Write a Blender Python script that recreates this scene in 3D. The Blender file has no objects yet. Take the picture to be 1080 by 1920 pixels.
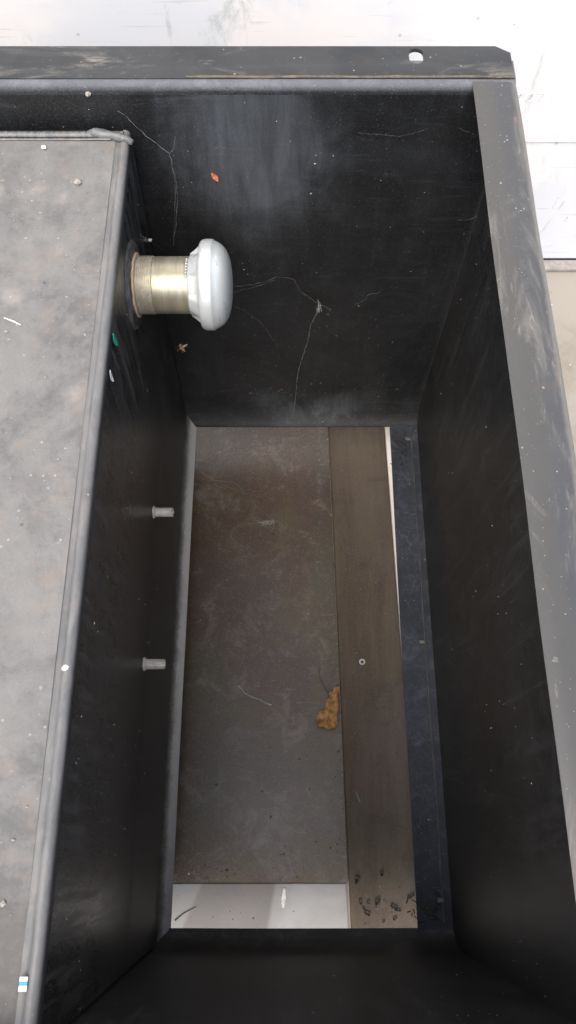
import bpy, bmesh, math, random
from mathutils import Vector, Matrix, noise as mn

random.seed(7)
scene = bpy.context.scene
COL = scene.collection
R = math.radians
H = 0.55                      # height of the lens above the rim of the box, metres
CAMZ = 2.35 * H               # height of the lens above the ground
PITCH = R(22.8)               # off straight down
F = 1481.0
SN, CS = math.sin(PITCH), math.cos(PITCH)

def dz(k):                    # depth below the lens (in H) -> world z
    return CAMZ - k * H
RIM, TOP, ZB = dz(1.0), dz(1.088), dz(2.158)
XR, XRI = .405 * H, .327 * H  # right wall, inner edge of its rim flange
YB, YF = 1.245 * H, -.232 * H # back wall, front wall
XL = -1.25 * H

def ray(px, py):
    u = 960 - py
    return Vector((px - 540, F * SN + u * CS, -F * CS + u * SN))
def on_z(px, py, z):
    r = ray(px, py); t = (z - CAMZ) / r.z
    return Vector((r.x * t, r.y * t, z))
def on_y(px, py, y):
    r = ray(px, py); t = y / r.y
    return Vector((r.x * t, y, CAMZ + r.z * t))
def side_x(z):                # the tank's side leans out a little towards its top
    k = (CAMZ - z) / H
    return H * (-.296 - (k - 1.088) * .027)
def on_side(px, py, off=0.0):
    x = -.31 * H
    for _ in range(6):
        r = ray(px, py); t = (x + off) / r.x
        p = Vector((x + off, r.y * t, CAMZ + r.z * t)); x = side_x(p.z)
    return p
def on_x(px, py, x):
    r = ray(px, py); t = x / r.x
    return Vector((x, r.y * t, CAMZ + r.z * t))

# ------------------------------------------------------------------ objects
def tag(o, label=None, cat=None, group=None, kind=None):
    if label: o['label'] = label
    if cat: o['category'] = cat
    if group: o['group'] = group
    if kind: o['kind'] = kind
    return o
def empty(name, loc, label, cat, group=None, kind=None):
    o = bpy.data.objects.new(name, None); COL.objects.link(o)
    o.location = loc; o.empty_display_size = .05
    return tag(o, label, cat, group, kind)
def build(name, bm, mat, parent=None, smooth=True, origin=None, angle=35):
    """verts are given in world space; the object's origin is moved to origin or its parent's"""
    me = bpy.data.meshes.new(name)
    if parent is not None:
        org = Vector((0, 0, 0))
        p = parent
        while p is not None:
            org += Vector(p.location); p = p.parent
    else:
        org = Vector(origin) if origin is not None else Vector((0, 0, 0))
    bmesh.ops.translate(bm, verts=bm.verts, vec=-org)
    bmesh.ops.recalc_face_normals(bm, faces=bm.faces)
    bm.to_mesh(me); bm.free()
    o = bpy.data.objects.new(name, me); COL.objects.link(o)
    if parent is not None: o.parent = parent
    else: o.location = org
    for m in (mat if isinstance(mat, (list, tuple)) else [mat]): me.materials.append(m)
    if smooth:
        for p in me.polygons: p.use_smooth = True
        me.set_sharp_from_angle(angle=R(angle))
    return o

def box(bm, x0, x1, y0, y1, z0, z1, bev=0.0, seg=2):
    vs = [bm.verts.new((x, y, z)) for x in (x0, x1) for y in (y0, y1) for z in (z0, z1)]
    q = [(0, 1, 3, 2), (4, 6, 7, 5), (0, 4, 5, 1), (2, 3, 7, 6), (0, 2, 6, 4), (1, 5, 7, 3)]
    fs = [bm.faces.new([vs[i] for i in f]) for f in q]
    if bev:
        es = list({e for f in fs for e in f.edges})
        bmesh.ops.bevel(bm, geom=es, offset=bev, segments=seg, affect='EDGES', profile=.5)
    return vs

def sheet(prof, a0, a1, n, place, thick, jit=0.0, jsc=8.0):
    """sweep an open profile, closed into a plate of given thickness (to the left of its path)"""
    pts = [Vector(p) for p in prof]
    nor = []
    for i in range(len(pts)):
        d = Vector((0, 0))
        if i > 0: d += (pts[i] - pts[i - 1]).normalized()
        if i < len(pts) - 1: d += (pts[i + 1] - pts[i]).normalized()
        d.normalize(); nor.append(Vector((-d.y, d.x)))
    ring = pts + [pts[i] + nor[i] * thick for i in reversed(range(len(pts)))]
    bm = bmesh.new(); rows = []
    for k in range(n + 1):
        a = a0 + (a1 - a0) * k / n
        row = []
        for p in ring:
            w = place(p.x, p.y, a)
            if jit:
                w = w + mn.noise_vector(w * jsc) * jit
            row.append(bm.verts.new(w))
        rows.append(row)
    m = len(ring)
    for k in range(n):
        for i in range(m):
            bm.faces.new((rows[k][i], rows[k][(i + 1) % m], rows[k + 1][(i + 1) % m], rows[k + 1][i]))
    for k in (0, n):                                # end caps, as quads
        r = rows[k]; L = len(pts)
        for i in range(L - 1):
            bm.faces.new((r[i], r[i + 1], r[m - 2 - i], r[m - 1 - i]))
    return bm

def arc(cx, cy, r, a0, a1, n):
    return [(cx + r * math.cos(R(a0 + (a1 - a0) * i / n)), cy + r * math.sin(R(a0 + (a1 - a0) * i / n))) for i in range(n + 1)]
def subdiv(p, q, n):
    return [(p[0] + (q[0] - p[0]) * i / n, p[1] + (q[1] - p[1]) * i / n) for i in range(n)]

def tube(bm, pts, rad, seg=6):
    pts = [Vector(p) for p in pts]
    if not isinstance(rad, (list, tuple)): rad = [rad] * len(pts)
    rows = []
    for i, p in enumerate(pts):
        d = (pts[min(i + 1, len(pts) - 1)] - pts[max(i - 1, 0)]).normalized()
        up = Vector((0, 0, 1)) if abs(d.z) < .9 else Vector((1, 0, 0))
        s = d.cross(up).normalized(); t = s.cross(d)
        rows.append([bm.verts.new(p + (s * math.cos(2 * math.pi * k / seg) + t * math.sin(2 * math.pi * k / seg)) * rad[i]) for k in range(seg)])
    for i in range(len(rows) - 1):
        for k in range(seg):
            bm.faces.new((rows[i][k], rows[i][(k + 1) % seg], rows[i + 1][(k + 1) % seg], rows[i + 1][k]))
    bm.faces.new(rows[0]); bm.faces.new(rows[-1])

def lathe_x(bm, prof, cy, cz, seg=64, mod=None):
    """prof: list of (x, r); revolve round the X axis through (cy, cz)"""
    rows = []
    for (x, r) in prof:
        row = []
        for k in range(seg):
            a = 2 * math.pi * k / seg
            rr, xx = (r, x) if mod is None else mod(x, r, a)
            row.append(bm.verts.new((xx, cy + rr * math.cos(a), cz + rr * math.sin(a))))
        rows.append(row)
    for i in range(len(rows) - 1):
        for k in range(seg):
            bm.faces.new((rows[i][k], rows[i][(k + 1) % seg], rows[i + 1][(k + 1) % seg], rows[i + 1][k]))
    bm.faces.new(rows[0]); bm.faces.new(rows[-1])

# ------------------------------------------------------------------ materials
class Mat:
    def __init__(s, name):
        s.m = bpy.data.materials.new(name); s.m.use_nodes = True
        s.t = s.m.node_tree; s.n = s.t.nodes; s.l = s.t.links
        s.b = s.n['Principled BSDF']
        s.co = s.n.new('ShaderNodeTexCoord').outputs['Object']
        s.geo = s.n.new('ShaderNodeNewGeometry')
    def put(s, sock, v):
        if hasattr(v, 'links') or isinstance(v, bpy.types.NodeSocket): s.l.new(v, sock)
        elif isinstance(v, (tuple, list)) and len(v) == 3 and sock.type == 'RGBA': sock.default_value = (*v, 1)
        else: sock.default_value = v
    def map(s, scale=(1, 1, 1), rot=(0, 0, 0), loc=(0, 0, 0), vec=None):
        n = s.n.new('ShaderNodeMapping'); s.l.new(vec or s.co, n.inputs[0])
        n.inputs['Scale'].default_value = scale; n.inputs['Rotation'].default_value = rot; n.inputs['Location'].default_value = loc
        return n.outputs[0]
    def noise(s, scale, detail=4, rough=.6, dist=0, vec=None):
        n = s.n.new('ShaderNodeTexNoise'); s.l.new(vec or s.co, n.inputs['Vector'])
        n.inputs['Scale'].default_value = scale; n.inputs['Detail'].default_value = detail
        n.inputs['Roughness'].default_value = rough; n.inputs['Distortion'].default_value = dist
        return n.outputs['Fac']
    def step(s, f, a, b, lo=0.0, hi=1.0):
        n = s.n.new('ShaderNodeMapRange'); n.interpolation_type = 'SMOOTHSTEP'
        s.l.new(f, n.inputs[0]); n.inputs[1].default_value = a; n.inputs[2].default_value = b
        n.inputs[3].default_value = lo; n.inputs[4].default_value = hi
        return n.outputs[0]
    def math(s, op, a, b=0.0, clamp=False):
        n = s.n.new('ShaderNodeMath'); n.operation = op; n.use_clamp = clamp
        s.put(n.inputs[0], a); s.put(n.inputs[1], b)
        return n.outputs[0]
    def mul(s, a, b): return s.math('MULTIPLY', a, b)
    def add(s, a, b): return s.math('ADD', a, b, True)
    def mix(s, f, a, b):
        n = s.n.new('ShaderNodeMix'); n.data_type = 'RGBA'
        s.put(n.inputs[0], f); s.put(n.inputs[6], a); s.put(n.inputs[7], b)
        return n.outputs[2]
    def mixf(s, f, a, b):
        n = s.n.new('ShaderNodeMix'); s.put(n.inputs[0], f); s.put(n.inputs[2], a); s.put(n.inputs[3], b)
        return n.outputs[0]
    def specks(s, scale, size, dens, vec=None):
        """sparse round specks: voronoi cells, only a fraction 'dens' of them filled"""
        n = s.n.new('ShaderNodeTexVoronoi'); n.inputs['Scale'].default_value = scale
        s.l.new(vec or s.co, n.inputs['Vector'])
        sep = s.n.new('ShaderNodeSeparateColor'); s.l.new(n.outputs['Color'], sep.inputs[0])
        keep = s.math('LESS_THAN', sep.outputs[0], dens)
        rad = s.mul(s.math('ADD', sep.outputs[1], .25), size)
        d = s.math('SUBTRACT', rad, n.outputs['Distance'])
        return s.mul(keep, s.step(d, 0, size * .5))
    def blobs(s, scale, size, dens, vec=None):
        n = s.n.new('ShaderNodeTexVoronoi'); n.inputs['Scale'].default_value = scale
        add = s.n.new('ShaderNodeVectorMath'); add.operation = 'ADD'
        nz = s.n.new('ShaderNodeTexNoise'); nz.inputs['Scale'].default_value = scale * 3; nz.inputs['Detail'].default_value = 5
        s.l.new(vec or s.co, nz.inputs['Vector'])
        sc = s.n.new('ShaderNodeVectorMath'); sc.operation = 'SCALE'; sc.inputs['Scale'].default_value = .35 / scale
        s.l.new(nz.outputs['Color'], sc.inputs[0]); s.l.new(vec or s.co, add.inputs[0]); s.l.new(sc.outputs[0], add.inputs[1])
        s.l.new(add.outputs[0], n.inputs['Vector'])
        sep = s.n.new('ShaderNodeSeparateColor'); s.l.new(n.outputs['Color'], sep.inputs[0])
        keep = s.math('LESS_THAN', sep.outputs[0], dens)
        rad = s.mul(s.math('ADD', sep.outputs[1], .3), size)
        return s.mul(keep, s.step(s.math('SUBTRACT', rad, n.outputs['Distance']), 0, size))
    def xyz(s):
        n = s.n.new('ShaderNodeSeparateXYZ'); s.l.new(s.co, n.inputs[0]); return n.outputs
    def up(s, a, b):
        n = s.n.new('ShaderNodeSeparateXYZ'); s.l.new(s.geo.outputs['Normal'], n.inputs[0])
        return s.step(n.outputs[2], a, b)
    def bump(s, h, strength, dist=.001, prev=None):
        n = s.n.new('ShaderNodeBump'); n.inputs['Strength'].default_value = strength; n.inputs['Distance'].default_value = dist
        s.l.new(h, n.inputs['Height'])
        if prev is not None: s.l.new(prev, n.inputs['Normal'])
        return n.outputs[0]
    def out(s, col, rough=.5, metal=0.0, normal=None, spec=.5):
        s.put(s.b.inputs['Base Color'], col); s.put(s.b.inputs['Roughness'], rough)
        s.put(s.b.inputs['Metallic'], metal); s.put(s.b.inputs['Specular IOR Level'], spec)
        if normal is not None: s.l.new(normal, s.b.inputs['Normal'])
        return s.m

def black_paint(name, streak_rot=(0, 0, 0), dust=.35, top=.55, streak=(60, 60, 5), r0=.16, base=(.006, .0065, .007), dust_or_sheen=(.15, .15, .15), patch=None, stw=.55, uplo=.12, lowrough=False):
    m = Mat(name)
    big = m.step(m.noise(4.5, 6, .65, .9), .42, .66)
    mid = m.step(m.noise(26, 7, .75, .5), .44, .66)
    fine = m.step(m.noise(520, 4, .75), .45, .75)
    grain = m.step(m.noise(650, 3, .8), .44, .62)
    st = m.step(m.noise(1.0, 5, .62, .7, m.map(streak, streak_rot)), .50, .68)
    st2 = m.step(m.noise(1.0, 6, .7, 1.5, m.map((9, 9, 90), (R(28), R(18), 0))), .56, .68)
    sp = m.mul(m.specks(120, .14, .16), m.step(m.noise(16), .46, .56))
    sp2 = m.mul(m.specks(430, .34, .50), m.step(m.noise(24, 4), .40, .56))
    gr2 = m.step(m.noise(520, 3, .8), .50, .66)
    upf = m.up(uplo, .95)
    # settled dust breaks up into grains where the bend starts to steepen
    bits = m.math('GREATER_THAN', m.math('ADD', upf, m.math('MULTIPLY', grain, .62)), .60)
    settled = m.mul(m.add(m.mul(upf, .75), m.mul(bits, .3)), m.math('ADD', m.mul(mid, .35), .65))
    film = m.mul(m.add(m.mul(big, .40), m.add(m.mul(mid, .30), m.mul(st, stw))), m.math('ADD', m.mul(fine, .5), .5))
    d = m.add(m.mul(settled, top), m.mul(film, dust))
    d = m.add(d, m.mul(st2, .09))
    d = m.add(d, m.mul(gr2, .12))
    zc = m.xyz()[2]
    if lowrough:
        smear = m.step(m.noise(1, 5, .62, .15, m.map((40, 110, 9), (R(-30), 0, 0))), .48, .66)
        d = m.add(d, m.mul(m.mul(smear, m.step(zc, .30, .57)), .34))
        d = m.add(d, m.mul(m.step(m.math('ADD', zc, m.mul(m.noise(18, 6, .75), -.10)), .11, .0), .10))
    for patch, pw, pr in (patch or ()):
        # paler streaked patch; low ones put sky sheen and dust into the colour
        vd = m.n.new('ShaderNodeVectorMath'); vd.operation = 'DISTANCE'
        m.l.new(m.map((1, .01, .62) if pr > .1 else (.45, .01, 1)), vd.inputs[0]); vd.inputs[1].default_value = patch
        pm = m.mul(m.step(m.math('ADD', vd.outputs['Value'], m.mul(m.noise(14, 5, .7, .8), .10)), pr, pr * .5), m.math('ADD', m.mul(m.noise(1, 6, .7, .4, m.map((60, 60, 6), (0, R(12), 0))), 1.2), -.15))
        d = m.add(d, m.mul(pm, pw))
    col = m.mix(d, base, dust_or_sheen)
    col = m.mix(m.mul(sp, .7), col, (.34, .32, .29))
    col = m.mix(m.mul(sp2, .42), col, (.17, .165, .15))
    rg = m.mixf(m.add(d, m.mul(m.up(.05, .6), .8)), m.step(zc, .13, .44, .62, .24) if lowrough else r0, .75)
    nb = m.bump(m.noise(620, 4, .7), .22, .0008)
    nb = m.bump(m.noise(9, 4, .5), .20, .005, nb)
    return m.out(col, rg, 0, nb)

M = {}
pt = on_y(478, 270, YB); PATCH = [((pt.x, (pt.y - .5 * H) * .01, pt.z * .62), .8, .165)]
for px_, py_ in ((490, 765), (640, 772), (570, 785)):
    pt = on_y(px_, py_, YB - .02); PATCH.append(((pt.x * .45, (pt.y - .5 * H) * .01, pt.z), .62, .085))  # low patches: bluish sky sheen over dust, painted into the wall colour
M['box'] = black_paint('black_box_paint', dust=.48, top=.16, r0=.5, base=(.015, .0155, .0145), patch=None)
M['back'] = black_paint('black_back_wall', stw=.30, dust=.25, top=.05, r0=.44, base=(.009, .0095, .010), dust_or_sheen=(.13, .145, .165), patch=PATCH)
M['well'] = black_paint('black_side_wall', dust=.34, top=.16, r0=.36, base=(.0175, .0175, .0165))
M['side'] = black_paint('tank_side_paint', lowrough=True, stw=.9, streak_rot=(R(-35), 0, 0), dust=.42, top=.2, streak=(60, 60, 7), r0=.31, base=(.008, .009, .0095))
M['dustlip'] = black_paint('dusty_lip', uplo=.30, dust=.3, top=1.35, r0=.3, base=(.009, .009, .010), dust_or_sheen=(.36, .36, .36))
M['bend'] = black_paint('bend_highlight', dust=.2, top=.9, r0=.25, base=(.025, .027, .031), dust_or_sheen=(.16, .17, .19))  # paler up-facing colour paints the bright highlight along the bend
M['lip'] = black_paint('lip_paint', dust=.75, top=.08, r0=.38, base=(.008, .011, .018), dust_or_sheen=(.11, .13, .17))

# rim flange: worn dark grey paint, scuffed with pale and rusty scratches along its length
def flange_mat(name, axis, lo=(.062, .066, .071), hi=(.070, .073, .077)):
    m = Mat(name)
    sc = (5, 110, 110) if axis == 'x' else (110, 5, 110)
    sc2 = (7, 22, 22) if axis == 'x' else (24, 6, 24)
    big = m.step(m.noise(7, 6, .66, .8), .42, .60)
    wear = m.step(m.noise(1, 8, .76, .8, m.map(sc2)), .50, .66)
    scr = m.step(m.noise(1, 4, .6, 1.2, m.map(sc)), .60, .66)
    line = m.step(m.math('ABSOLUTE', m.math('SUBTRACT', m.noise(1, 3, .5, 2.2, m.map(sc2, loc=(3, 1, 2))), .5)), .012, .0, 0, 1)
    fine = m.noise(700, 3, .7)
    rust = m.step(m.noise(19, 6, .75, .5), .58, .68)
    sp = m.specks(170, .2, .13); sp2 = m.specks(420, .25, .15)
    col = m.mix(big, lo, hi)
    if axis == 'y':
        inner = m.step(m.math('ADD', m.xyz()[0], m.mul(m.noise(1, 5, .65, .5, m.map((20, 9, 20))), .020)), .218, .205)
        col = m.mix(m.mul(inner, m.math('ADD', m.mul(m.noise(60, 6, .75), .9), .2)), col, (.080, .078, .071))
        edge = m.step(m.math('ADD', m.xyz()[0], m.mul(m.noise(35, 5, .7), .008)), .2215, .2265)
        col = m.mix(m.mul(edge, .7), col, (.19, .185, .165))
    col = m.mix(m.mul(wear, m.math('ADD', m.mul(fine, .6), .25)), col, (.20, .188, .168))
    col = m.mix(m.mul(m.mul(scr, wear), .7), col, (.31, .29, .26))
    col = m.mix(m.mul(m.mul(line, wear), .6), col, (.30, .265, .225))
    col = m.mix(m.mul(rust, m.mul(m.math('ADD', wear, .15), .6)), col, (.20, .085, .042))
    col = m.mix(m.mul(sp, .5), col, (.42, .40, .36)); col = m.mix(m.mul(sp2, .4), col, (.28, .27, .25))
    rg = m.mixf(wear, .36, .62)
    nb = m.bump(fine, .08, .0006); nb = m.bump(m.noise(8, 3, .5), .12, .003, nb)
    return m.out(col, rg, 0, nb)
M['flange_x'] = flange_mat('back_flange_paint', 'x', (.024, .027, .030), (.036, .039, .041))
M['flange_y'] = flange_mat('side_flange_paint', 'y')

# tank top: thick pale grey dust over black paint
m = Mat('dusty_tank_top')
a = m.step(m.noise(6, 7, .68, .5), .40, .60)
b = m.step(m.noise(38, 7, .76, .3), .42, .60)
c = m.noise(600, 4, .8)
dk = m.step(m.noise(9, 8, .75, .8), .54, .66)
ring = m.blobs(30, .34, .34, m.map((1, 1, .05)))
br = m.step(m.noise(23, 5, .65), .54, .66)
col = m.mix(a, (.118, .119, .116), (.195, .194, .186))
col = m.mix(m.mul(b, .45), col, (.235, .23, .222))
col = m.mix(m.mul(dk, .40), col, (.085, .085, .088))
col = m.mix(m.mul(m.step(c, .35, .75), .25), col, (.09, .09, .09))
col = m.mix(m.mul(br, .35), col, (.24, .20, .17))
col = m.mix(m.mul(ring, .42), col, (.36, .32, .28))
col = m.mix(m.mul(m.specks(190, .24, .16), .5), col, (.40, .43, .41))
col = m.mix(m.mul(m.blobs(70, .22, .12), .8), col, (.42, .40, .37))
col = m.mix(m.mul(m.specks(90, .16, .10, m.map((1, 1, 1), loc=(5, 2, 1))), .6), col, (.05, .048, .045))
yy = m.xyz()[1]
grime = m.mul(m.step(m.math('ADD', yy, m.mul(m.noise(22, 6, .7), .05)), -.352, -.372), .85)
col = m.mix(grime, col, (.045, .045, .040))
shade_stain = m.mul(m.step(m.math('ADD', yy, m.mul(m.noise(9, 5, .6), .05)), -.255, -.300), .30)  # photographer's shadow painted over the near end, together with a brown stain
col = m.mix(shade_stain, col, (.10, .085, .075))
nb = m.bump(c, .25, .0008); nb = m.bump(m.noise(55, 5, .65), .18, .002, nb)
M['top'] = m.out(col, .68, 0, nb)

# tank edge bead: polished grey
m = Mat('worn_edge')
wv = m.step(m.noise(1, 5, .65, .6, m.map((70, 14, 70))), .30, .74)
col = m.mix(wv, (.12, .123, .125), (.20, .20, .197))
col = m.mix(m.mul(m.step(m.noise(45, 5, .7), .50, .66), .35), col, (.24, .215, .19))
col = m.mix(m.mul(m.specks(160, .2, .12), .6), col, (.48, .47, .44))
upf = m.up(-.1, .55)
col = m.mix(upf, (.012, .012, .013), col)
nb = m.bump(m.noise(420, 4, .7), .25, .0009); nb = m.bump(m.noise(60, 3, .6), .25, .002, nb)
M['edge'] = m.out(col, m.mixf(m.noise(40), .34, .55), 0, nb)

m = Mat('white_wall_paint')
v = m.map((1, 1, .35))
st = m.step(m.noise(9, 7, .78, .7, v), .56, .68)
gr = m.step(m.noise(3.2, 4, .6, .3), .45, .60)
sc = m.step(m.noise(1, 4, .6, .5, m.map((8, 8, 190))), .62, .68)
spk = m.specks(55, .16, .08)
zz = m.xyz()[2]
low = m.step(zz, .30, .19)
col = m.mix(m.mul(gr, .6), (.90, .89, .90), (.70, .76, .84))
col = m.mix(m.mul(st, .55), col, (.40, .44, .42))
col = m.mix(m.mul(sc, .35), col, (.50, .50, .48))
col = m.mix(m.mul(spk, .6), col, (.45, .43, .38))
nb = m.bump(m.noise(60, 5, .6), .12, .002)
M['white'] = m.out(col, .38, 0, nb)

m = Mat('concrete_floor')
a = m.step(m.noise(3, 7, .7, .4), .42, .6); b = m.noise(45, 8, .75)
col = m.mix(a, (.26, .235, .195), (.34, .315, .27))
col = m.mix(m.mul(m.step(b, .50, .72), .5), col, (.33, .30, .25))
col = m.mix(m.mul(m.specks(70, .2, .12), .7), col, (.68, .66, .62))
col = m.mix(m.mul(m.specks(85, .16, .08, m.map((1, 1, 1), loc=(4, 3, 0))), .6), col, (.16, .14, .12))
nb = m.bump(b, .35, .003); nb = m.bump(m.noise(420, 4, .7), .2, .001, nb)
M['concrete'] = m.out(col, .75, 0, nb)

# dark brown sheet under the opening
m = Mat('film_faced_sheet')
a = m.step(m.noise(5.5, 7, .7, .9), .43, .57)
b = m.step(m.noise(17, 9, .8, .6), .50, .64)
g = m.step(m.noise(3.3, 5, .6, .4, m.map((1, 1, 1), loc=(2.1, .4, 0))), .47, .58)
col = m.mix(a, (.066, .040, .028), (.074, .055, .029))
col = m.mix(m.mul(g, .55), col, (.052, .052, .040))
col = m.mix(m.mul(b, .55), col, (.165, .145, .128))
col = m.mix(m.mul(m.step(m.noise(9, 8, .75, 1.2, m.map((1, 1, 1), loc=(7, 1, 0))), .50, .62), .7), col, (.050, .036, .030))
col = m.mix(m.mul(m.step(m.noise(330, 4, .8), .5, .66), .45), col, (.16, .14, .12))
col = m.mix(m.mul(m.step(m.noise(60, 7, .8, .8), .56, .66), .6), col, (.026, .022, .019))
col = m.mix(m.mul(m.step(m.noise(1, 5, .7, 1.6, m.map((25, 120, 10), (0, 0, R(32)))), .62, .68), .4), col, (.22, .20, .18))
col = m.mix(m.mul(m.specks(200, .2, .10), .4), col, (.28, .26, .22))
nb = m.bump(m.noise(30, 6, .7), .10, .002); nb = m.bump(m.noise(500, 3, .7), .10, .0008, nb)
M['panel'] = m.out(col, m.mixf(m.noise(14, 5, .6), .20, .42), 0, nb)

m = Mat('grey_brown_board')
a = m.step(m.noise(1, 7, .68, .5, m.map((34, 4, 34))), .40, .62)
b = m.step(m.noise(9, 8, .76, .7), .51, .64)
fg = m.step(m.noise(1, 5, .7, .5, m.map((240, 22, 100))), .42, .70)
ge = m.step(m.noise(4.5, 4, .6, .6), .45, .65)
col = m.mix(a, (.074, .056, .040), (.094, .075, .052))
col = m.mix(m.mul(ge, .6), col, (.100, .078, .068))
col = m.mix(m.mul(fg, .28), col, (.052, .040, .030))
col = m.mix(m.mul(b, .65), col, (.058, .044, .037))
col = m.mix(m.mul(m.step(m.noise(400, 4, .8), .5, .68), .3), col, (.17, .15, .12))
col = m.mix(m.mul(m.step(m.noise(38, 6, .8, 1.0), .64, .70), .6), col, (.030, .024, .020))
col = m.mix(m.mul(m.specks(170, .2, .10), .4), col, (.22, .20, .17))
nb = m.bump(fg, .12, .0008); nb = m.bump(m.noise(35, 4, .6), .15, .002, nb)
M['board'] = m.out(col, .75, 0, nb, .25)
m = Mat('board_cut_edge')
M['board_edge'] = m.out(m.mix(m.noise(60, 5), (.09, .075, .06), (.20, .17, .14)), .6)

# paler slab; its uneven light is painted in as a darker patch
m = Mat('pale_slab')
a = m.step(m.noise(9, 5, .6, .3), .35, .68); b = m.noise(60, 7, .75)
v = m.xyz()
slab_shade = m.mul(m.step(m.math('ADD', v[0], m.mul(m.math('ADD', v[1], .053), -.45)), -.131, -.122), m.step(m.math('ADD', v[0], m.mul(v[1], -.2)), -.003, -.012))
col = m.mix(a, (.215, .213, .205), (.29, .288, .28))
col = m.mix(m.mul(m.step(b, .56, .74), .45), col, (.28, .26, .24))
col = m.mix(m.mul(slab_shade, .82), col, m.mix(m.noise(16, 5, .6), (.10, .09, .08), (.17, .16, .15)))
nb = m.bump(b, .2, .002)
M['slab'] = m.out(col, .6, 0, nb)

def plain(name, c, rough=.5, metal=0.0, c2=None, sc=40, bump=.1):
    m = Mat(name)
    col = m.mix(m.step(m.noise(sc, 5, .65), .35, .68), c, c2 or tuple(x * .7 for x in c))
    return m.out(col, rough, metal, m.bump(m.noise(sc * 9, 3, .6), bump, .0006))

# zinc plated neck
m = Mat('zinc_neck')
band = m.step(m.noise(1, 4, .6, .4, m.map((60, 9, 9))), .40, .65)
st = m.step(m.noise(70, 6, .7), .56, .70)
col = m.mix(band, (.29, .27, .195), (.42, .39, .30))
col = m.mix(m.mul(st, .45), col, (.30, .26, .16))
col = m.mix(m.mul(m.specks(260, .2, .1), .5), col, (.14, .11, .07))
M['neck'] = m.out(col, m.mixf(st, .33, .55), .55, m.bump(m.noise(300, 3), .06, .0005))
m = Mat('brass_thread')
col = m.mix(m.step(m.noise(120, 5, .7), .4, .65), (.40, .36, .27), (.52, .48, .38))
M['thread'] = m.out(col, .42, .5, m.bump(m.noise(500, 3), .1, .0004))
m = Mat('cast_cap')
w = m.step(m.noise(30, 5, .65, .4), .50, .75)
col = m.mix(w, (.64, .68, .675), (.49, .52, .515))
col = m.mix(m.mul(m.specks(150, .16, .08), .5), col, (.25, .24, .22))
col = m.mix(m.mul(m.step(m.noise(1, 5, .7, 1.5, m.map((150, 40, 40))), .60, .66), .5), col, (.34, .35, .35))
M['cap'] = m.out(col, m.mixf(w, .30, .46), .35, m.bump(m.noise(330, 5, .7), .22, .0008))

M['stub'] = plain('grey_steel', (.50, .49, .46), .55, .1, (.34, .33, .31), 160)
M['weld'] = plain('weld_metal', (.20, .205, .205), .5, .1, (.11, .112, .112), 90, .3)
M['collar'] = plain('black_collar', (.035, .035, .036), .38, 0, (.11, .11, .108), 50, .2)
M['galv'] = plain('dull_zinc', (.13, .14, .13), .5, .3, (.14, .15, .14), 200)
M['sealant'] = plain('grey_sealant', (.045, .048, .048), .5, 0, (.09, .092, .088), 60, .2)
M['leaf'] = plain('dry_leaf', (.40, .205, .065), .55, 0, (.16, .072, .026), 110, .6)
M['stem'] = plain('leaf_stem', (.14, .10, .085), .6)
M['web'] = plain('spider_silk', (.17, .175, .18), .7)
M['webd'] = plain('dusty_silk', (.30, .30, .295), .8)
M['silkthin'] = plain('thin_silk', (.12, .125, .13), .7)
M['twig'] = plain('pale_twig', (.34, .37, .34), .7)
M['green'] = plain('green_plastic', (.02, .42, .26), .35, 0, (.015, .34, .21))
M['whitep'] = plain('white_petal', (.80, .80, .78), .6, 0, (.7, .7, .68))
M['red'] = plain('orange_flake', (.66, .13, .05), .5, 0, (.72, .32, .2), 300)
M['blue'] = plain('blue_ink', (.05, .35, .60), .4)
M['insect'] = plain('insect_shell', (.34, .20, .12), .5, 0, (.22, .12, .08), 300)
M['wing'] = plain('insect_wing', (.62, .52, .40), .5)
M['crumb'] = plain('pale_crumb', (.40, .38, .34), .8, 0, (.24, .22, .19), 200)
M['crumbw'] = plain('offwhite_scrap', (.62, .62, .60), .7, 0, (.42, .42, .41), 120)
M['siltm'] = plain('dry_dirt', (.030, .026, .020), .85, 0, (.085, .075, .06), 60, .3)
M['dark'] = plain('dark_scrap', (.016, .020, .014), .6, 0, (.035, .030, .022), 200, .3)
M['ringm'] = plain('ring_metal', (.52, .55, .58), .35, .5)
M['void'] = plain('skirting', (.36, .34, .32), .7, 0, (.26, .24, .22), 50)
M['darkgap'] = plain('dark_joint', (.06, .055, .05), .8)
M['ink'] = plain('pencil_mark', (.60, .60, .59), .8, 0, (.72, .72, .71))

# ------------------------------------------------------------------ setting
def ground():
    bm = bmesh.new(); s = 6.0
    n = 40
    g = [[bm.verts.new((-s + 2 * s * i / n, -s + 2 * s * j / n, 0)) for j in range(n + 1)] for i in range(n + 1)]
    for i in range(n):
        for j in range(n):
            bm.faces.new((g[i][j], g[i + 1][j], g[i + 1][j + 1], g[i][j + 1]))
    return tag(build('ground', bm, M['concrete'], smooth=False), kind='structure')
ground()

YW = on_z(1040, 492, 0).y
wall = empty('white_wall', (0, YW, 0), 'scuffed white painted wall standing behind the black box, overexposed by daylight', 'wall')
seam_z = on_y(1030, 266, YW).z
bm = bmesh.new(); box(bm, -4, 4, YW, YW + .12, .012, seam_z - .0012, .0008, 1)
o = build('lower_panel', bm, M['white'], wall)
bm = bmesh.new(); box(bm, -4, 4, YW - .003, YW + .12, seam_z + .0012, 2.6, .0012, 1)
build('upper_panel', bm, M['white'], wall)
bm = bmesh.new(); box(bm, -4, 4, YW + .006, YW + .11, 0, 2.55)
build('core', bm, M['darkgap'], wall)
bm = bmesh.new(); box(bm, -4, 4, YW - .026, YW - .001, 0, .010, .003, 2)
for v in bm.verts: v.co += mn.noise_vector(v.co * 9) * .001
build('skirting', bm, M['void'], wall)
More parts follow.
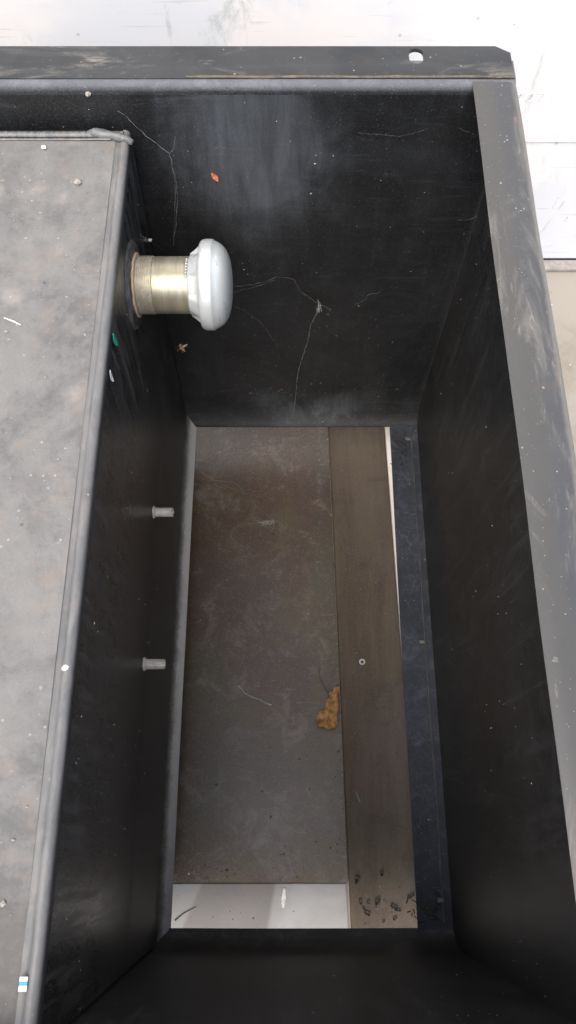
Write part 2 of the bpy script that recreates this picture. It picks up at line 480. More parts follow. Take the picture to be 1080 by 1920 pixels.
# scratched strokes like '27' low on the wall
def wall_mark(name, px, py, strokes, mat, rad):
    c = on_y(px, py, YW - .0035 if py < 266 else YW - .0005)
    bm = bmesh.new()
    for st in strokes:
        tube(bm, [c + Vector((x * .001, 0, z * .001)) for x, z in st], rad, 5)
    return bm
# drifted white paint scratches on the lower wall
wall_scr = []
bm = bmesh.new()
for px, py, dx, dz_, r in ((1022, 425, 26, 62, .0016), (1040, 383, 4, 16, .0012), (1030, 458, 7, 1, .0020), (1060, 410, 4, 4, .0022), (1012, 457, 4, 1, .0015)):
    c = on_y(px, py, YW - .0004); pts = []
    for i in range(9):
        t = i / 8 - .5
        pts.append(c + Vector((t * dx * .0013 + random.uniform(-1, 1) * .0008, 0, t * dz_ * .0022)))
    tube(bm, pts, [r * random.uniform(.3, 1.2) for _ in pts], 5)
build('scratch_marks', bm, plain('bare_white_scratch', (.85, .85, .84), .6), wall)
bm = bmesh.new()
c = on_y(990, 184, YW - .0034)
k = .0020
for st in ([(-9, 3), (-6, 4), (-7, 1), (-10, -2), (-6, -3)], [(0, 3), (3, 4), (2, 0), (-1, -3), (4, -3)], [(6, 4), (12, 4.5), (8, -4)]):
    tube(bm, [c + Vector((x * k, 0, z * k)) for x, z in st], .0007, 5)
build('pencil_mark', bm, M['ink'], wall)

# ------------------------------------------------------------------ the box
bx = empty('steel_box', (0, .5 * H, 0), 'large black sheet steel box with a flanged rim and a rectangular hole in its bottom', 'metal box')
T = .003
rb = .020 * H
# right wall with its bends; profile in (x, z), metal to the outside
Xw = XR
rbot = .006 * H
prof = subdiv((Xw, RIM - rb + .001), (Xw - .002, ZB + rbot), 14)
prof += arc(Xw - .002 - rbot, ZB + rbot, rbot, 0, -90, 8)
side_y = lambda x, z, a: Vector((x, a, z))
y_back = YB - .004
bm = sheet(prof, YF, y_back, 40, side_y, T, .0008, 3)
build('side_wall', bm, M['well'], bx)
# give the rim its own part: flat strip plus outer bend
prof = [(XRI, RIM + .0002), (XRI + .0015, RIM + .001), (XRI + .012, RIM + .0012), (XRI + .024, RIM + .001)] + arc(Xw - rb + T + .0004, RIM - rb + .001, rb, 90, 0, 12)
bm = sheet(prof, YF, y_back + .006, 110, side_y, -T, .0011, 7)
o = build('side_flange', bm, M['flange_y'], bx)
# bottom flange of the right wall
prof = subdiv((Xw - .002 - rbot, ZB), (.315 * H, ZB), 6)[1:] + [(.315 * H, ZB)]
bm = sheet([(Xw - .002 - rbot + .002, ZB + .0006)] + [(x, z + .0006) for x, z in prof], YF + .02, YB - .02, 40, side_y, T, .0008, 4)
build('bottom_flange', bm, M['lip'], bx)
# seam of sealant where the bottom flange meets the wall, with its clips
bm = bmesh.new(); pts = []
for i in range(60):
    y = YF + .03 + (YB - YF - .06) * i / 59
    pts.append((.3795 * H + .0012 * mn.noise(Vector((y * 9, 0, 0))), y, ZB + .0008))
tube(bm, pts, [.0016 + .0007 * mn.noise(Vector((p[1] * 60, 3, 0))) for p in pts], 6)
build('sealant_seam', bm, M['sealant'], bx)
for px, py in ((765, 822), (792, 1203), (827, 1688)):
    p = on_z(px, py, ZB + .004)
    bm = bmesh.new(); box(bm, p.x - .0048, p.x + .0048, p.y - .0030, p.y + .0030, ZB + .0012, ZB + .0042, .0012, 3)
    for v in bm.verts: v.co += mn.noise_vector(v.co * 260) * .0007
    build('clip', bm, M['galv'], bx)

# back wall, profile in (y, z): flange bend, drop, bottom fillet
rf, rfz = .050 * H, .135 * H
rt = .018 * H
bprof = [(YB + .034, RIM - .0006)] + [(YB + .020, RIM - .0006)] + arc(YB + rt, RIM - .0006 - rt, rt, 90, 180, 10) + [(YB, RIM - rt - .002)]
prof = subdiv((YB, RIM - rt - .002), (YB, ZB + rfz), 16)
prof += [(YB - rf + rf * math.cos(R(a)), ZB + rfz - rfz * math.sin(R(a))) for a in range(0, 91, 5)]
back = lambda y, z, a: Vector((a, y, z))
bm = sheet(bprof[::-1], XL, XR + .0015, 60, back, -T, .0009, 3)
build('rim_bend', bm, M['bend'], bx)
# arc of the top bend turns the other way from the fillet, so metal goes away from the well
bm = sheet(prof[::-1], XL, XR + .0015, 60, back, -T, .0009, 3)
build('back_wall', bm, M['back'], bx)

def hole_plate(x0, x1, y0, y1, z0, z1, slots, cham):
    """flat plate with slots and one chamfered corner, filled by triangles"""
    bm = bmesh.new()
    outer = [(x0, y0), (x1, y0), (x1, y1 - cham * .8), (x1 - cham * 1.2, y1), (x0, y1)]
    loops = [outer]
    for (cx, cy, hw, hh) in slots:
        lp = []
        for i in range(28):
            a = 2 * math.pi * i / 28
            dx, dy = math.cos(a) * hw, math.sin(a) * hw
            dy += (hh - hw) * (1 if math.sin(a) >= 0 else -1)
            lp.append((cx + dx, cy + dy))
        loops.append(lp)
    es = []
    for lp in loops:
        vs = [bm.verts.new((x, y, z1)) for x, y in lp]
        for i in range(len(vs)): es.append(bm.edges.new((vs[i], vs[(i + 1) % len(vs)])))
    bmesh.ops.triangle_fill(bm, use_beauty=True, use_dissolve=False, edges=es)
    r = bmesh.ops.extrude_face_region(bm, geom=list(bm.faces))
    vs = [g for g in r['geom'] if isinstance(g, bmesh.types.BMVert)]
    bmesh.ops.translate(bm, verts=vs, vec=(0, 0, z0 - z1))
    bmesh.ops.recalc_face_normals(bm, faces=bm.faces)
    ed = [e for e in bm.edges if len(e.link_faces) == 2 and e.calc_face_angle(0) > R(50) and all(abs(v.co.z - z1) < 1e-6 for v in e.verts)]
    bmesh.ops.bevel(bm, geom=ed, offset=.0009, segments=2, affect='EDGES', profile=.5)
    return bm
s0 = on_z(779, 90, RIM); s1 = on_z(779, 122, RIM)
yfl = on_z(540, 87, RIM).y
bm = hole_plate(XL, on_z(962, 130, RIM).x, YB + .008, yfl, RIM - .0032, RIM + .0008, [(s0.x, (s0.y + s1.y) / 2, .0072, .0105)], .012)
build('back_flange', bm, M['flange_x'], bx)
# brown dirt line at the foot of the flange
bm = bmesh.new(); pts = []
for i in range(90):
    x = -.1 + (XR + .1) * i / 89
    pts.append((x, YB + .0095 + .0006 * mn.noise(Vector((x * 20, 0, 0))), RIM + .0009))
tube(bm, pts, [.0011 + .0007 * mn.noise(Vector((p[0] * 90, 5, 0))) for p in pts], 5)
build('dirt_line', bm, plain('brown_dirt', (.20, .155, .11), .85, 0, (.10, .085, .07), 80, .3), bx)

def spot(name, px, py, rx, ry, mat, seed):
    c = on_z(px, py, RIM + .0013); bm = bmesh.new(); n = 18
    rim = [bm.verts.new(c + Vector((math.cos(6.2832 * k / n) * rx, math.sin(6.2832 * k / n) * ry, 0)) * (1 + .5 * mn.noise(Vector((math.cos(6.2832 * k / n), math.sin(6.2832 * k / n), seed)) * 1.6))) for k in range(n)]
    ce = bm.verts.new(c + Vector((0, 0, .0006)))
    for k in range(n): bm.faces.new((rim[k], rim[(k + 1) % n], ce))
    bmesh.ops.translate(bm, verts=rim, vec=(0, 0, -.0004))
    return build(name, bm, mat, bx)
rustm = plain('rust', (.150, .088, .060), .8, 0, (.11, .085, .07), 300, .3)
pale = plain('bare_patch', (.155, .15, .14), .7, 0, (.12, .118, .11), 300, .3)
for a in ((1013, 1057, .0020, .0028), (1024, 1100, .0010, .0050)): spot('rust_spot', *a, rustm, a[0])
for a in ((1041, 1237, .0034, .0036), (1043, 1293, .0016, .0080), (1030, 938, .0012, .0050), (1008, 795, .0012, .0012), (960, 540, .0016, .0090)): spot('bare_spot', *a, pale, a[0])
# front wall
prof = [(YF - .03, RIM)] + arc(YF - rt, RIM - rt, rt, 90, 0, 6) + subdiv((YF, RIM - rt - .001), (YF, ZB + .11 * H), 12)[1:]
rr, rz_ = .044 * H, .11 * H
prof += [(YF + rr - rr * math.cos(R(a)), ZB + rz_ - rz_ * math.sin(R(a))) for a in range(0, 91, 5)]
bm = sheet(prof, XL, XR, 60, back, -T, .0009, 3)
build('front_wall', bm, M['box'], bx)
# left wall, out of the picture
bm = bmesh.new(); box(bm, XL - .003, XL, YF, YB, ZB, RIM, 0)
build('side_wall', bm, M['box'], bx)
# floor of the box under the tank, with the rounded lip at the left of the opening
rl, rlz = .040 * H, .085 * H
xs = side_x(ZB + rlz) + .0003
prof = [(xs + rl - rl * math.cos(R(a)) * 1.0, ZB + rlz - rlz * math.sin(R(a))) for a in range(0, 91, 5)]
prof = [(p[0] + (p[1] - (ZB + rlz)) * .027, p[1]) for p in prof]
bm = sheet([(xs - .0005, ZB + rlz + .002)] + prof, YF + .003, YB - .003, 60, side_y, -T, .0005, 4)
build('rounded_lip', bm, M['dustlip'], bx)
bm = bmesh.new(); box(bm, XL + .004, xs - .006, YF + .004, YB - .004, ZB - .003, ZB + .003)
build('floor', bm, M['box'], bx)
for x, y in ((XR - .03, YF + .035), (XR - .03, YB + .02), (XL + .04, YF + .035), (XL + .04, YB - .035)):
    bm = bmesh.new(); box(bm, x - .004, x + .024, y - .014, y + .014, 0, ZB - .004, .001, 1)
    build('foot', bm, M['box'], bx)

# ------------------------------------------------------------------ the tank
tk = empty('tank', (-.7 * H, .5 * H, ZB), 'black steel tank with dusty grey top and welded edges in the left of the box', 'tank')
y0, y1 = YF + .004, YB - .007
xe = side_x(TOP)                    # outer face at the top
bw = .0105                          # width of the rounded edge bead
# top plate
bm = bmesh.new()
n1, n2 = 60, 90
g = []
for i in range(n1 + 1):
    x = XL + .03 + (xe - bw - .004 - XL - .03) * i / n1
    row = []
    for j in range(n2 + 1):
        y = y0 + .004 + (y1 - .009 - y0) * j / n2
        z = TOP + .0016 * mn.noise(Vector((x * 5, y * 4, 0))) - .0008
        # the plate dips a little towards its welded edge
        e = max(0, 1 - (xe - bw - x) / .012); z -= .0012 * e
        row.append(bm.verts.new((x, y, z)))
    g.append(row)
for i in range(n1):
    for j in range(n2): bm.faces.new((g[i][j], g[i + 1][j], g[i + 1][j + 1], g[i][j + 1]))
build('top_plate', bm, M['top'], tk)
# rounded long edge: groove, bead, shoulder; swept along y with a slow wobble
bm = bmesh.new(); rows = []
pe = [(-bw - .006, -.0022), (-bw - .002, -.0024), (-bw + .0005, -.0028), (-bw + .0018, -.0008), (-bw + .0032, .0008), (-bw + .005, .0012), (-.0040, .0010), (-.0020, .0000), (-.0005, -.0020), (0, -.006), (.0002, -.012)]
for j in range(161):
    y = y0 + (y1 - y0) * j / 160
    w = .0016 * mn.noise(Vector((0, y * 5, 7))) + .0005 * mn.noise(Vector((2, y * 40, 0)))
    hgt = 1 + .25 * mn.noise(Vector((1, y * 11, 3)))
    row = []
    for k, (dx, dz_) in enumerate(pe):
        f = 1 - k / (len(pe) - 1)
        row.append(bm.verts.new((xe + dx + w * f, y, TOP + dz_ * hgt + .0003 * mn.noise(Vector((k, y * 70, 3))))))
    rows.append(row)
for j in range(160):
    for k in range(len(pe) - 1): bm.faces.new((rows[j][k], rows[j][k + 1], rows[j + 1][k + 1], rows[j + 1][k]))
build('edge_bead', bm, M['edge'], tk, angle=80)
# side plate
bm = bmesh.new(); n1, n2 = 60, 60; g = []
z0s, z1s = ZB + .004, TOP - .0125
for i in range(n1 + 1):
    z = z0s + (z1s - z0s) * i / n1; row = []
    for j in range(n2 + 1):
        y = y0 + (y1 - y0) * j / n2
        x = side_x(z) + .0012 * mn.noise(Vector((0, y * 3.2, z * 3.2)))* min(1, (z1s - z) * 20) * min(1, (z - z0s) * 12)
        row.append(bm.verts.new((x, y, z)))
    g.append(row)
for i in range(n1):
    for j in range(n2): bm.faces.new((g[i][j], g[i + 1][j], g[i + 1][j + 1], g[i][j + 1]))
# ends and hidden side
def quad(bm, pts): bm.faces.new([bm.verts.new(p) for p in pts])
o = build('side_plate', bm, M['side'], tk)
bm = bmesh.new()
box(bm, XL + .03, xe - .010, y0 + .001, y1 - .002, ZB + .0045, TOP - .0075)
build('body', bm, M['box'], tk)
# end plates beside the body
for ya, yb in ((y0 - .003, y0), (y1 - .0015, y1 + .0012)):
    bm = bmesh.new(); vs = []
    for y in (ya, yb):
        vs.append([bm.verts.new(p) for p in ((XL + .03, y, ZB + .0045), (side_x(ZB) - .0006, y, ZB + .0045), (xe - .0012, y, TOP - .006), (xe - .004, y, TOP - .001), (XL + .03, y, TOP - .001))])
    bm.faces.new(vs[0]); bm.faces.new(vs[1])
    for k in range(5): bm.faces.new((vs[0][k], vs[0][(k + 1) % 5], vs[1][(k + 1) % 5], vs[1][k]))
    build('end_plate', bm, M['box'], tk)
# rippled weld along the back edge of the top
bm = bmesh.new(); pts = []; rad = []
xq = XL + .03
while xq < xe - .006:
    pts.append((xq, y1 - .0065 + .0006 * mn.noise(Vector((xq * 30, 0, 0))), TOP + .0002)); rad.append(.0036 + .00030 * math.sin(xq * 2 * math.pi / .0066) + .0004 * mn.noise(Vector((xq * 90, 0, 1))))
    xq += .0014
tube(bm, pts, rad, 12)
build('weld_seam', bm, M['edge'], tk, angle=80)
bm = bmesh.new(); pts = []; rad = []
xq = XL + .03
while xq < xe - .018:
    pts.append((xq, y1 - .0120 + .0008 * mn.noise(Vector((xq * 24, 4, 0))), TOP - .0002)); rad.append(.0014 + .0003 * mn.noise(Vector((xq * 200, 3, 0))))
    xq += .002
tube(bm, pts, rad, 8)
build('weld_seam', bm, M['edge'], tk, angle=80)
# blob of weld at the corner
bm = bmesh.new()
pa = [on_z(px, py, TOP + .004) for px, py in ((163, 247), (176, 246), (192, 248), (208, 251), (224, 254), (238, 258), (247, 264))]
tube(bm, [(p.x, p.y, p.z - .002) for p in pa], [.0020, .0044, .0050, .0040, .0046, .0042, .0024], 14)
for v in bm.verts: v.co += mn.noise_vector(v.co * 160) * .0011
build('weld_blob', bm, M['weld'], tk, angle=80)

# filler neck, collar and cap, on an axis along x
pc = on_side(249, 535)
cy, cz = pc.y, pc.z
def ax(px):                      # x of a pixel column on that axis
    return on_z(px, 535, cz).x
sx = side_x(cz)
bm = bmesh.new()
lathe_x(bm, [(sx - .004, .030), (sx - .004, .0455), (sx + .0008, .0460), (sx + .0032, .0445), (sx + .0040, .0415), (sx + .0030, .0385), (sx + .0034, .0350), (sx + .0052, .0325), (sx + .0050, .0300)], cy, cz, 72)
for v in bm.verts: v.co += mn.noise_vector(v.co * 90) * .0007
build('neck_collar', bm, M['collar'], tk, angle=60)
nr = .0293
x0 = ax(262); xth = ax(292); x1 = ax(366)
neck = empty('filler_neck', (0, 0, 0), None, None); neck.parent = tk
bpy.data.objects.remove(neck)
bm = bmesh.new(); prof = [(sx - .01, nr - .0006)]
prof += [(xth, nr - .0004), (xth + .0004, nr + .0002)]
prof += subdiv((xth + .001, nr + .0002), (x1 + .012, nr + .0002), 6)
lathe_x(bm, prof + [(x1 + .012, nr)], cy, cz, 72)
neck = build('filler_neck', bm, M['neck'], tk)
bm = bmesh.new(); prof = [(x0 - .0006, nr - .003)]
xx = x0
while xx < xth - .001:
    prof += [(xx, nr + .0004), (xx + .0006, nr + .0008), (xx + .0009, nr + .0008), (xx + .0015, nr + .0004)]
    xx += .0019
prof += [(xth, nr - .001)]
lathe_x(bm, prof, cy, cz, 72)
build('thread', bm, M['thread'], neck, angle=20)
bm = bmesh.new()                 # torn gasket showing round the neck
lathe_x(bm, [(x0 - .0032, nr - .001), (x0 - .0030, nr + .0034), (x0 - .0016, nr + .0040), (x0 - .0008, nr + .0030), (x0 - .0007, nr - .001)], cy, cz, 72,
        lambda x, r, a: (r + (.0014 * mn.noise(Vector((math.cos(a) * 5, math.sin(a) * 5, 0))) if r > nr else 0), x))
build('gasket', bm, plain('tan_gasket', (.60, .46, .33), .6, 0, (.45, .33, .22), 200), neck)

ca, cb = ax(357), ax(436)
L = cb - ca
capp = [(0, .024), (0, .0292), (.015, .0304), (.05, .0310), (.14, .0318), (.21, .0328), (.235, .0350), (.25, .0400), (.265, .0430), (.29, .0448), (.33, .0460), (.39, .0467), (.47, .0468), (.555, .0467), (.575, .0463), (.592, .0454), (.68, .0436), (.77, .0410), (.85, .0370), (.91, .0318), (.955, .0252), (.982, .0170), (.996, .0085), (1.0, .0012)]
def capmod(x, r, a):
    t = (x - ca) / L
    if t < .262 and r > .0300:    # cast lugs running from the collar up to the disc
        f = math.cos(5 * (a - .398)); k = max(0.0, min(1.0, .2 + 1.8 * f)); k = k * k * (3 - 2 * k)
        r = max(r, r + (.0312 + .0095 * (t / .262) ** 1.2 - r + .0012) * k)
    return r, x
bm = bmesh.new(); lathe_x(bm, [(ca + t * L, r) for t, r in capp], cy, cz, 144, capmod)
cap = build('filler_cap', bm, M['cap'], tk, angle=60)
# beads of the breather chain at the cap's foot
bm = bmesh.new()
for i in range(7):
    a = R(112 - i * 7)
    bmesh.ops.create_icosphere(bm, subdivisions=2, radius=.0013, matrix=Matrix.Translation((ca - .0012, cy - (nr + .001) * math.cos(a) * -1, cz + (nr + .001) * math.sin(a))))
build('chain_bead', bm, M['ringm'], cap)

for px0, px1, py in ((288, 325, 960), (270, 310, 1245)):
    p = on_side(px0, py); q = on_z(px1, py, p.z)
    bm = bmesh.new()
    lathe_x(bm, [(p.x - .004, .0050), (p.x - .0005, .0086), (p.x + .0012, .0082), (p.x + .0030, .0064), (p.x + .0045, .0061), (q.x - .0012, .0061), (q.x, .0052), (q.x, .0034), (q.x - .004, .0030)], p.y, p.z, 14)
    for v in bm.verts: v.co += mn.noise_vector(v.co * 200) * .0006
    build('stud', bm, M['stub'], tk, angle=25)

# ------------------------------------------------------------------ under the opening
def slab(name, pts, z0, z1, mat, label, cat, bev=.001, mats=None):
    bm = bmesh.new()
    a = [bm.verts.new((x, y, z0)) for x, y in pts]; b = [bm.verts.new((x, y, z1)) for x, y in pts]
    bm.faces.new(a[::-1]); bm.faces.new(b)
    n = len(pts)
    for i in range(n): bm.faces.new((a[i], a[(i + 1) % n], b[(i + 1) % n], b[i]))
    if bev: bmesh.ops.bevel(bm, geom=list(bm.edges), offset=bev, segments=2, affect='EDGES')
    c = (0, 0, z0) if name == 'pale_slab' else (sum(p[0] for p in pts) / n, sum(p[1] for p in pts) / n, z0)
    return tag(build(name, bm, mat, origin=c), label, cat)
ZP = .006                         # top of the dark sheet
yE = on_z(500, 1655, ZP).y
pl_l = lambda y: (.137 + (1.284 - y / H) * .0192) * H
pl_r = lambda y: pl_l(y) + .185 * H
ya, yb = -.34 * H, 1.50 * H
slab('dark_sheet', [(-.95 * H, yE), (pl_l(yE) - .0014, yE), (pl_l(yb) - .0014, yb), (-.95 * H, yb)], .0008, ZP, M['panel'],
     'dark brown stained sheet lying on the ground, seen through the hole in the box', 'sheet')
slab('board', [(pl_l(ya), ya), (pl_r(ya), ya), (pl_r(yb), yb), (pl_l(yb), yb)], .0008, .0175, M['board'],
     'long grey-brown wooden board lying along the right edge of the dark sheet', 'board', .0015)
slab('pale_slab', [(-.7 * H, ya - .03), (pl_l(ya) - .002, ya - .03), (pl_l(yE) - .004, yE - .001), (-.7 * H, yE - .001)], .0008, .0050, M['slab'],
          'pale slab with a painted grey shade patch at the near end of the dark sheet', 'slab')
slab('sunlit_strip', [(pl_r(-.2) + .001, -.2), (pl_r(-.2) + .05, -.2), (pl_r(yb) + .05, yb), (pl_r(yb) + .001, yb)], .0008, .0110, plain('sunlit_cream', (.86, .79, .72), .6, 0, (.78, .71, .64), 50),
     'narrow sunlit floor sliver, its light painted cream, beyond the right edge of the board', 'floor strip')  # stands in for sunlit floor; the sunlight is put into the pale colour

# ------------------------------------------------------------------ small things
def flake(name, p, nrm, ln, wd, ang, mat, label, cat, group=None, curl=.2, n=7, wig=.15, seed=0, sharp=1.0):
    """a thin curled flake lying against a surface with normal nrm"""
    rnd = random.Random(seed)
    nrm = Vector(nrm).normalized(); a = Vector((1, 0, 0)) if abs(nrm.x) < .9 else Vector((0, 1, 0))
    u = (a - nrm * a.dot(nrm)).normalized(); v = nrm.cross(u)
    d = u * math.cos(ang) + v * math.sin(ang); w = nrm.cross(d)
    bm = bmesh.new(); top = []; bot = []
    for i in range(n):
        t = i / (n - 1); s = math.sin(math.pi * (.06 + .88 * t)) ** sharp * (1 + wig * rnd.uniform(-1, 1))
        c = Vector(p) + d * (t - .5) * ln + nrm * (.0008 + curl * wd * (2 * t - 1) ** 2)
        r = []
        for s2 in (-1, 0, 1):
            r.append(c + w * s2 * wd / 2 * s + nrm * (curl * wd * .5 * abs(s2)))
        top.append([bm.verts.new(q) for q in r]); bot.append([bm.verts.new(q - nrm * .0004) for q in r])
    for i in range(n - 1):
        for k in (0, 1):
            bm.faces.new((top[i][k], top[i][k + 1], top[i + 1][k + 1], top[i + 1][k]))
            bm.faces.new((bot[i][k], bot[i + 1][k], bot[i + 1][k + 1], bot[i][k + 1]))
        for k in (0, 2):
            bm.faces.new((top[i][k], top[i + 1][k], bot[i + 1][k], bot[i][k]))
    for i in (0, n - 1):
        for k in (0, 1): bm.faces.new((top[i][k], top[i][k + 1], bot[i][k + 1], bot[i][k]))
    return tag(build(name, bm, mat, origin=p), label, cat, group)

# dry leaf, traced outline with folds
LF = [(630, 1290), (636, 1288), (637, 1298), (632, 1305), (634, 1330), (631, 1345), (633, 1358), (627, 1366), (615, 1367), (606, 1363), (598, 1364), (594, 1355), (593, 1343), (598, 1335), (608, 1330), (610, 1318), (609, 1312), (618, 1310), (616, 1300), (619, 1297), (624, 1297), (625, 1290)]
lc = on_z(614, 1335, ZP)
lf = empty('dry_leaf', lc, 'curled dry orange-brown leaf with a long stem, lying against the board', 'leaf')
def leaf_mesh():
    from mathutils.geometry import delaunay_2d_cdt
    out = [on_z(px, py, ZP + .012) for px, py in LF]
    P = [Vector((q.x, q.y)) for q in out]; n = len(P); E = [(i, (i + 1) % n) for i in range(n)]
    x0, x1 = min(q.x for q in P), max(q.x for q in P); yy0, yy1 = min(q.y for q in P), max(q.y for q in P)
    def inside(x, y):
        c = False
        for i in range(n):
            a, b = P[i], P[(i + 1) % n]
            if (a.y > y) != (b.y > y) and x < (b.x - a.x) * (y - a.y) / (b.y - a.y) + a.x: c = not c
        return c
    for i in range(24):
        for j in range(40):
            x = x0 + (x1 - x0) * (i + .5) / 24; y = yy0 + (yy1 - yy0) * (j + .5) / 40
            if inside(x, y): P.append(Vector((x, y)))
    vs, es, fs, *_ = delaunay_2d_cdt(P, E, [], 1, 1e-7)
    bm = bmesh.new()
    V = []
    for q in vs:
        w = Vector((q.x, q.y, 0))
        z = ZP + .012 + .0045 * mn.noise(w * 85) + .0014 * mn.noise(w * 190) + .9 * max(0, q.x - (x0 + x1) / 2) ** 1 * .35
        V.append(bm.verts.new((q.x, q.y, z)))
    for f in fs:
        try: bm.faces.new([V[i] for i in f])
        except ValueError: pass
    r = bmesh.ops.extrude_face_region(bm, geom=list(bm.faces))
    bmesh.ops.translate(bm, verts=[g for g in r['geom'] if isinstance(g, bmesh.types.BMVert)], vec=(0, 0, -.0005))
    return bm
build('blade', leaf_mesh(), M['leaf'], lf, angle=60)
def leaf_top(x, y):
    w = Vector((x, y, 0)); hit = on_z(612, 1330, ZP)
    return ZP + .0122 + .0045 * mn.noise(w * 85) + .0014 * mn.noise(w * 190) + .9 * max(0, x - LMID) * .35
LMID = sum(f(on_z(px, py, ZP + .012).x for px, py in LF) for f in (min, max)) / 2
for vn in (((622, 1298), (620, 1315), (618, 1335), (612, 1362)), ((618, 1322), (610, 1330), (603, 1340)), ((618, 1330), (625, 1340), (627, 1352)), ((615, 1345), (606, 1350), (600, 1358))):
    P_ = [on_z(px, py, ZP + .012) for px, py in vn]; Q = []
    for i in range(len(P_) - 1):
        for k in range(5): Q.append(P_[i].lerp(P_[i + 1], k / 5))
    bm = bmesh.new(); tube(bm, [(q.x, q.y, leaf_top(q.x, q.y)) for q in Q], .00042, 5)
    build('vein', bm, M['stem'], lf)
bm = bmesh.new()
tube(bm, [on_z(px, py, ZP + h_) for px, py, h_ in ((620, 1298, .012), (612, 1292, .013), (606, 1283, .011), (601, 1272, .008), (598, 1261, .005), (600, 1250, .003))], [.0010, .0008, .0007, .0007, .0008, .0011], 8)
build('stem', bm, M['stem'], lf)

# twig and bits on the sheet
def strand(name, pts, rad, mat, label, cat, group=None, jitter=0.0, sub=1, seed=1):
    rnd = random.Random(seed); P = []
    for i in range(len(pts) - 1):
        for k in range(sub): P.append(Vector(pts[i]).lerp(Vector(pts[i + 1]), k / sub))
    P.append(Vector(pts[-1]))
    if jitter: P = [p + Vector((rnd.uniform(-1, 1), rnd.uniform(-1, 1), rnd.uniform(-1, 1))) * jitter for p in P]
    bm = bmesh.new()
    rr_ = [rad * rnd.uniform(.7, 1.3) for _ in P] if not isinstance(rad, list) else [rad[min(len(rad) - 1, int(i / (len(P) - 1) * (len(rad) - 1) + .5))] for i in range(len(P))]
    tube(bm, P, rr_, 6)
    return tag(build(name, bm, mat, origin=P[0]), label, cat, group)
zt = ZP + .0016
strand('twig', [on_z(x, y, zt) for x, y in ((446, 1286), (453, 1292), (460, 1301), (475, 1308), (488, 1312), (499, 1319), (509, 1322))], [.0016, .0010, .0009, .0010, .0009, .0010, .0017], M['twig'],
       'thin pale twig lying on the dark sheet left of the dry leaf', 'twig')
ZBD = .0175
strand('nail', [on_z(x, y, ZBD + .001) for x, y in ((667, 1484), (670, 1493), (675, 1504))], .0011, M['galv'], 'small grey headless nail lying on the board', 'nail')
rp = on_z(679, 1241, ZBD + .001)
bm = bmesh.new()
prof_ = [(.0028, 0), (.0046, 0), (.0050, .0007), (.0046, .0014), (.0028, .0014), (.0025, .0007)]
rows = [[bm.verts.new((rp.x + r * math.cos(2 * math.pi * k / 28), rp.y + r * math.sin(2 * math.pi * k / 28), ZBD + .0003 + z)) for r, z in prof_] for k in range(28)]
for k in range(28):
    for i in range(6): bm.faces.new((rows[k][i], rows[k][(i + 1) % 6], rows[(k + 1) % 28][(i + 1) % 6], rows[(k + 1) % 28][i]))
tag(build('washer', bm, M['ringm'], origin=rp), 'tiny bright metal ring lying on the board level with the dry leaf stem', 'washer')

flake('flake', on_y(403, 331, YB), (0, -1, 0), .0135, .0060, R(-62), M['red'], 'small orange and white flake stuck on the back wall of the box', 'flake', curl=.1, seed=3)
flake('plastic_scrap', on_side(213, 637, .0015), (1, 0, .02), .0185, .0068, R(92), M['green'], 'small bright green scrap on the tank side just below the filler cap', 'scrap', curl=.12, seed=5, sharp=.7)
flake('petal', on_side(206, 705, .0015), (1, 0, .02), .0150, .0060, R(80), M['whitep'], 'small white petal on the tank side under the green scrap', 'petal', curl=.15, seed=6)
p = on_z(44, 1846, TOP + .001)
sc_ = empty('wrapper_scrap', p, 'tiny white scrap with a blue band on the near corner of the tank top', 'scrap')
for nm, dy0, dy1, mt in (('white_end', .0018, .0046, M['whitep']), ('blue_band', -.0003, .0017, M['blue']), ('white_end', -.0040, -.0004, M['whitep'])):
    bm = bmesh.new(); box(bm, p.x - .0028, p.x + .0028, p.y + dy0, p.y + dy1, TOP + .0012, TOP + .0022, .0003, 1)
    build(nm, bm, mt, sc_)
strand('straw', [on_z(x, y, TOP + .001) for x, y in ((8, 596), (24, 602), (39, 609))], [.0005, .0008, .0006], M['whitep'], 'short white straw lying on the dusty tank top at the left edge', 'straw')
# pebble-like crumbs
def crumb(p, r, mat, name, label, cat, group=None, seed=0, flat=.6):
    bm = bmesh.new(); bmesh.ops.create_icosphere(bm, subdivisions=2, radius=r)
    for v in bm.verts:
        v.co *= 1 + .45 * mn.noise(v.co / r * 1.3 + Vector((seed, 0, 0))); v.co.z *= flat
        v.co += Vector(p)
    return tag(build(name, bm, mat, origin=p, angle=25), label, cat, group)
crumb(on_z(145, 341, TOP + .0015), .0034, M['crumb'], 'crumb', 'brownish crumb on the tank top near the far welded corner', 'crumb', seed=2)
crumb(on_z(82, 276, TOP + .0015), .0026, M['whitep'], 'crumb', 'white chip on the tank top close to the far weld', 'chip', seed=3, flat=.3)
crumb(on_side(122, 1252, .001), .0024, M['whitep'], 'crumb', 'white chip on the long edge of the tank beside the nearer stud', 'chip', seed=4)
crumb(on_side(281, 450, .003), .0022, M['whitep'], 'crumb', 'white crumb above the collar of the filler neck', 'crumb', seed=5)
crumb(on_y(165, 176, YB - .002), .0028, M['crumb'], 'crumb', 'grey crumb stuck on the back wall above the far corner of the tank', 'crumb', seed=6)
flake('petal', on_z(1072, 866, .0), (0, 0, 1), .044, .016, R(95), M['whitep'], 'bright white petal on the concrete at the right edge beside the box', 'petal', curl=.1, seed=8)
flake('foam_scrap', on_z(532, 1684, .0052), (0, 0, 1), .026, .0062, R(86), M['crumbw'], 'white frayed scrap lying on the pale slab', 'scrap', curl=.1, seed=9, wig=.22, n=14, sharp=.6)

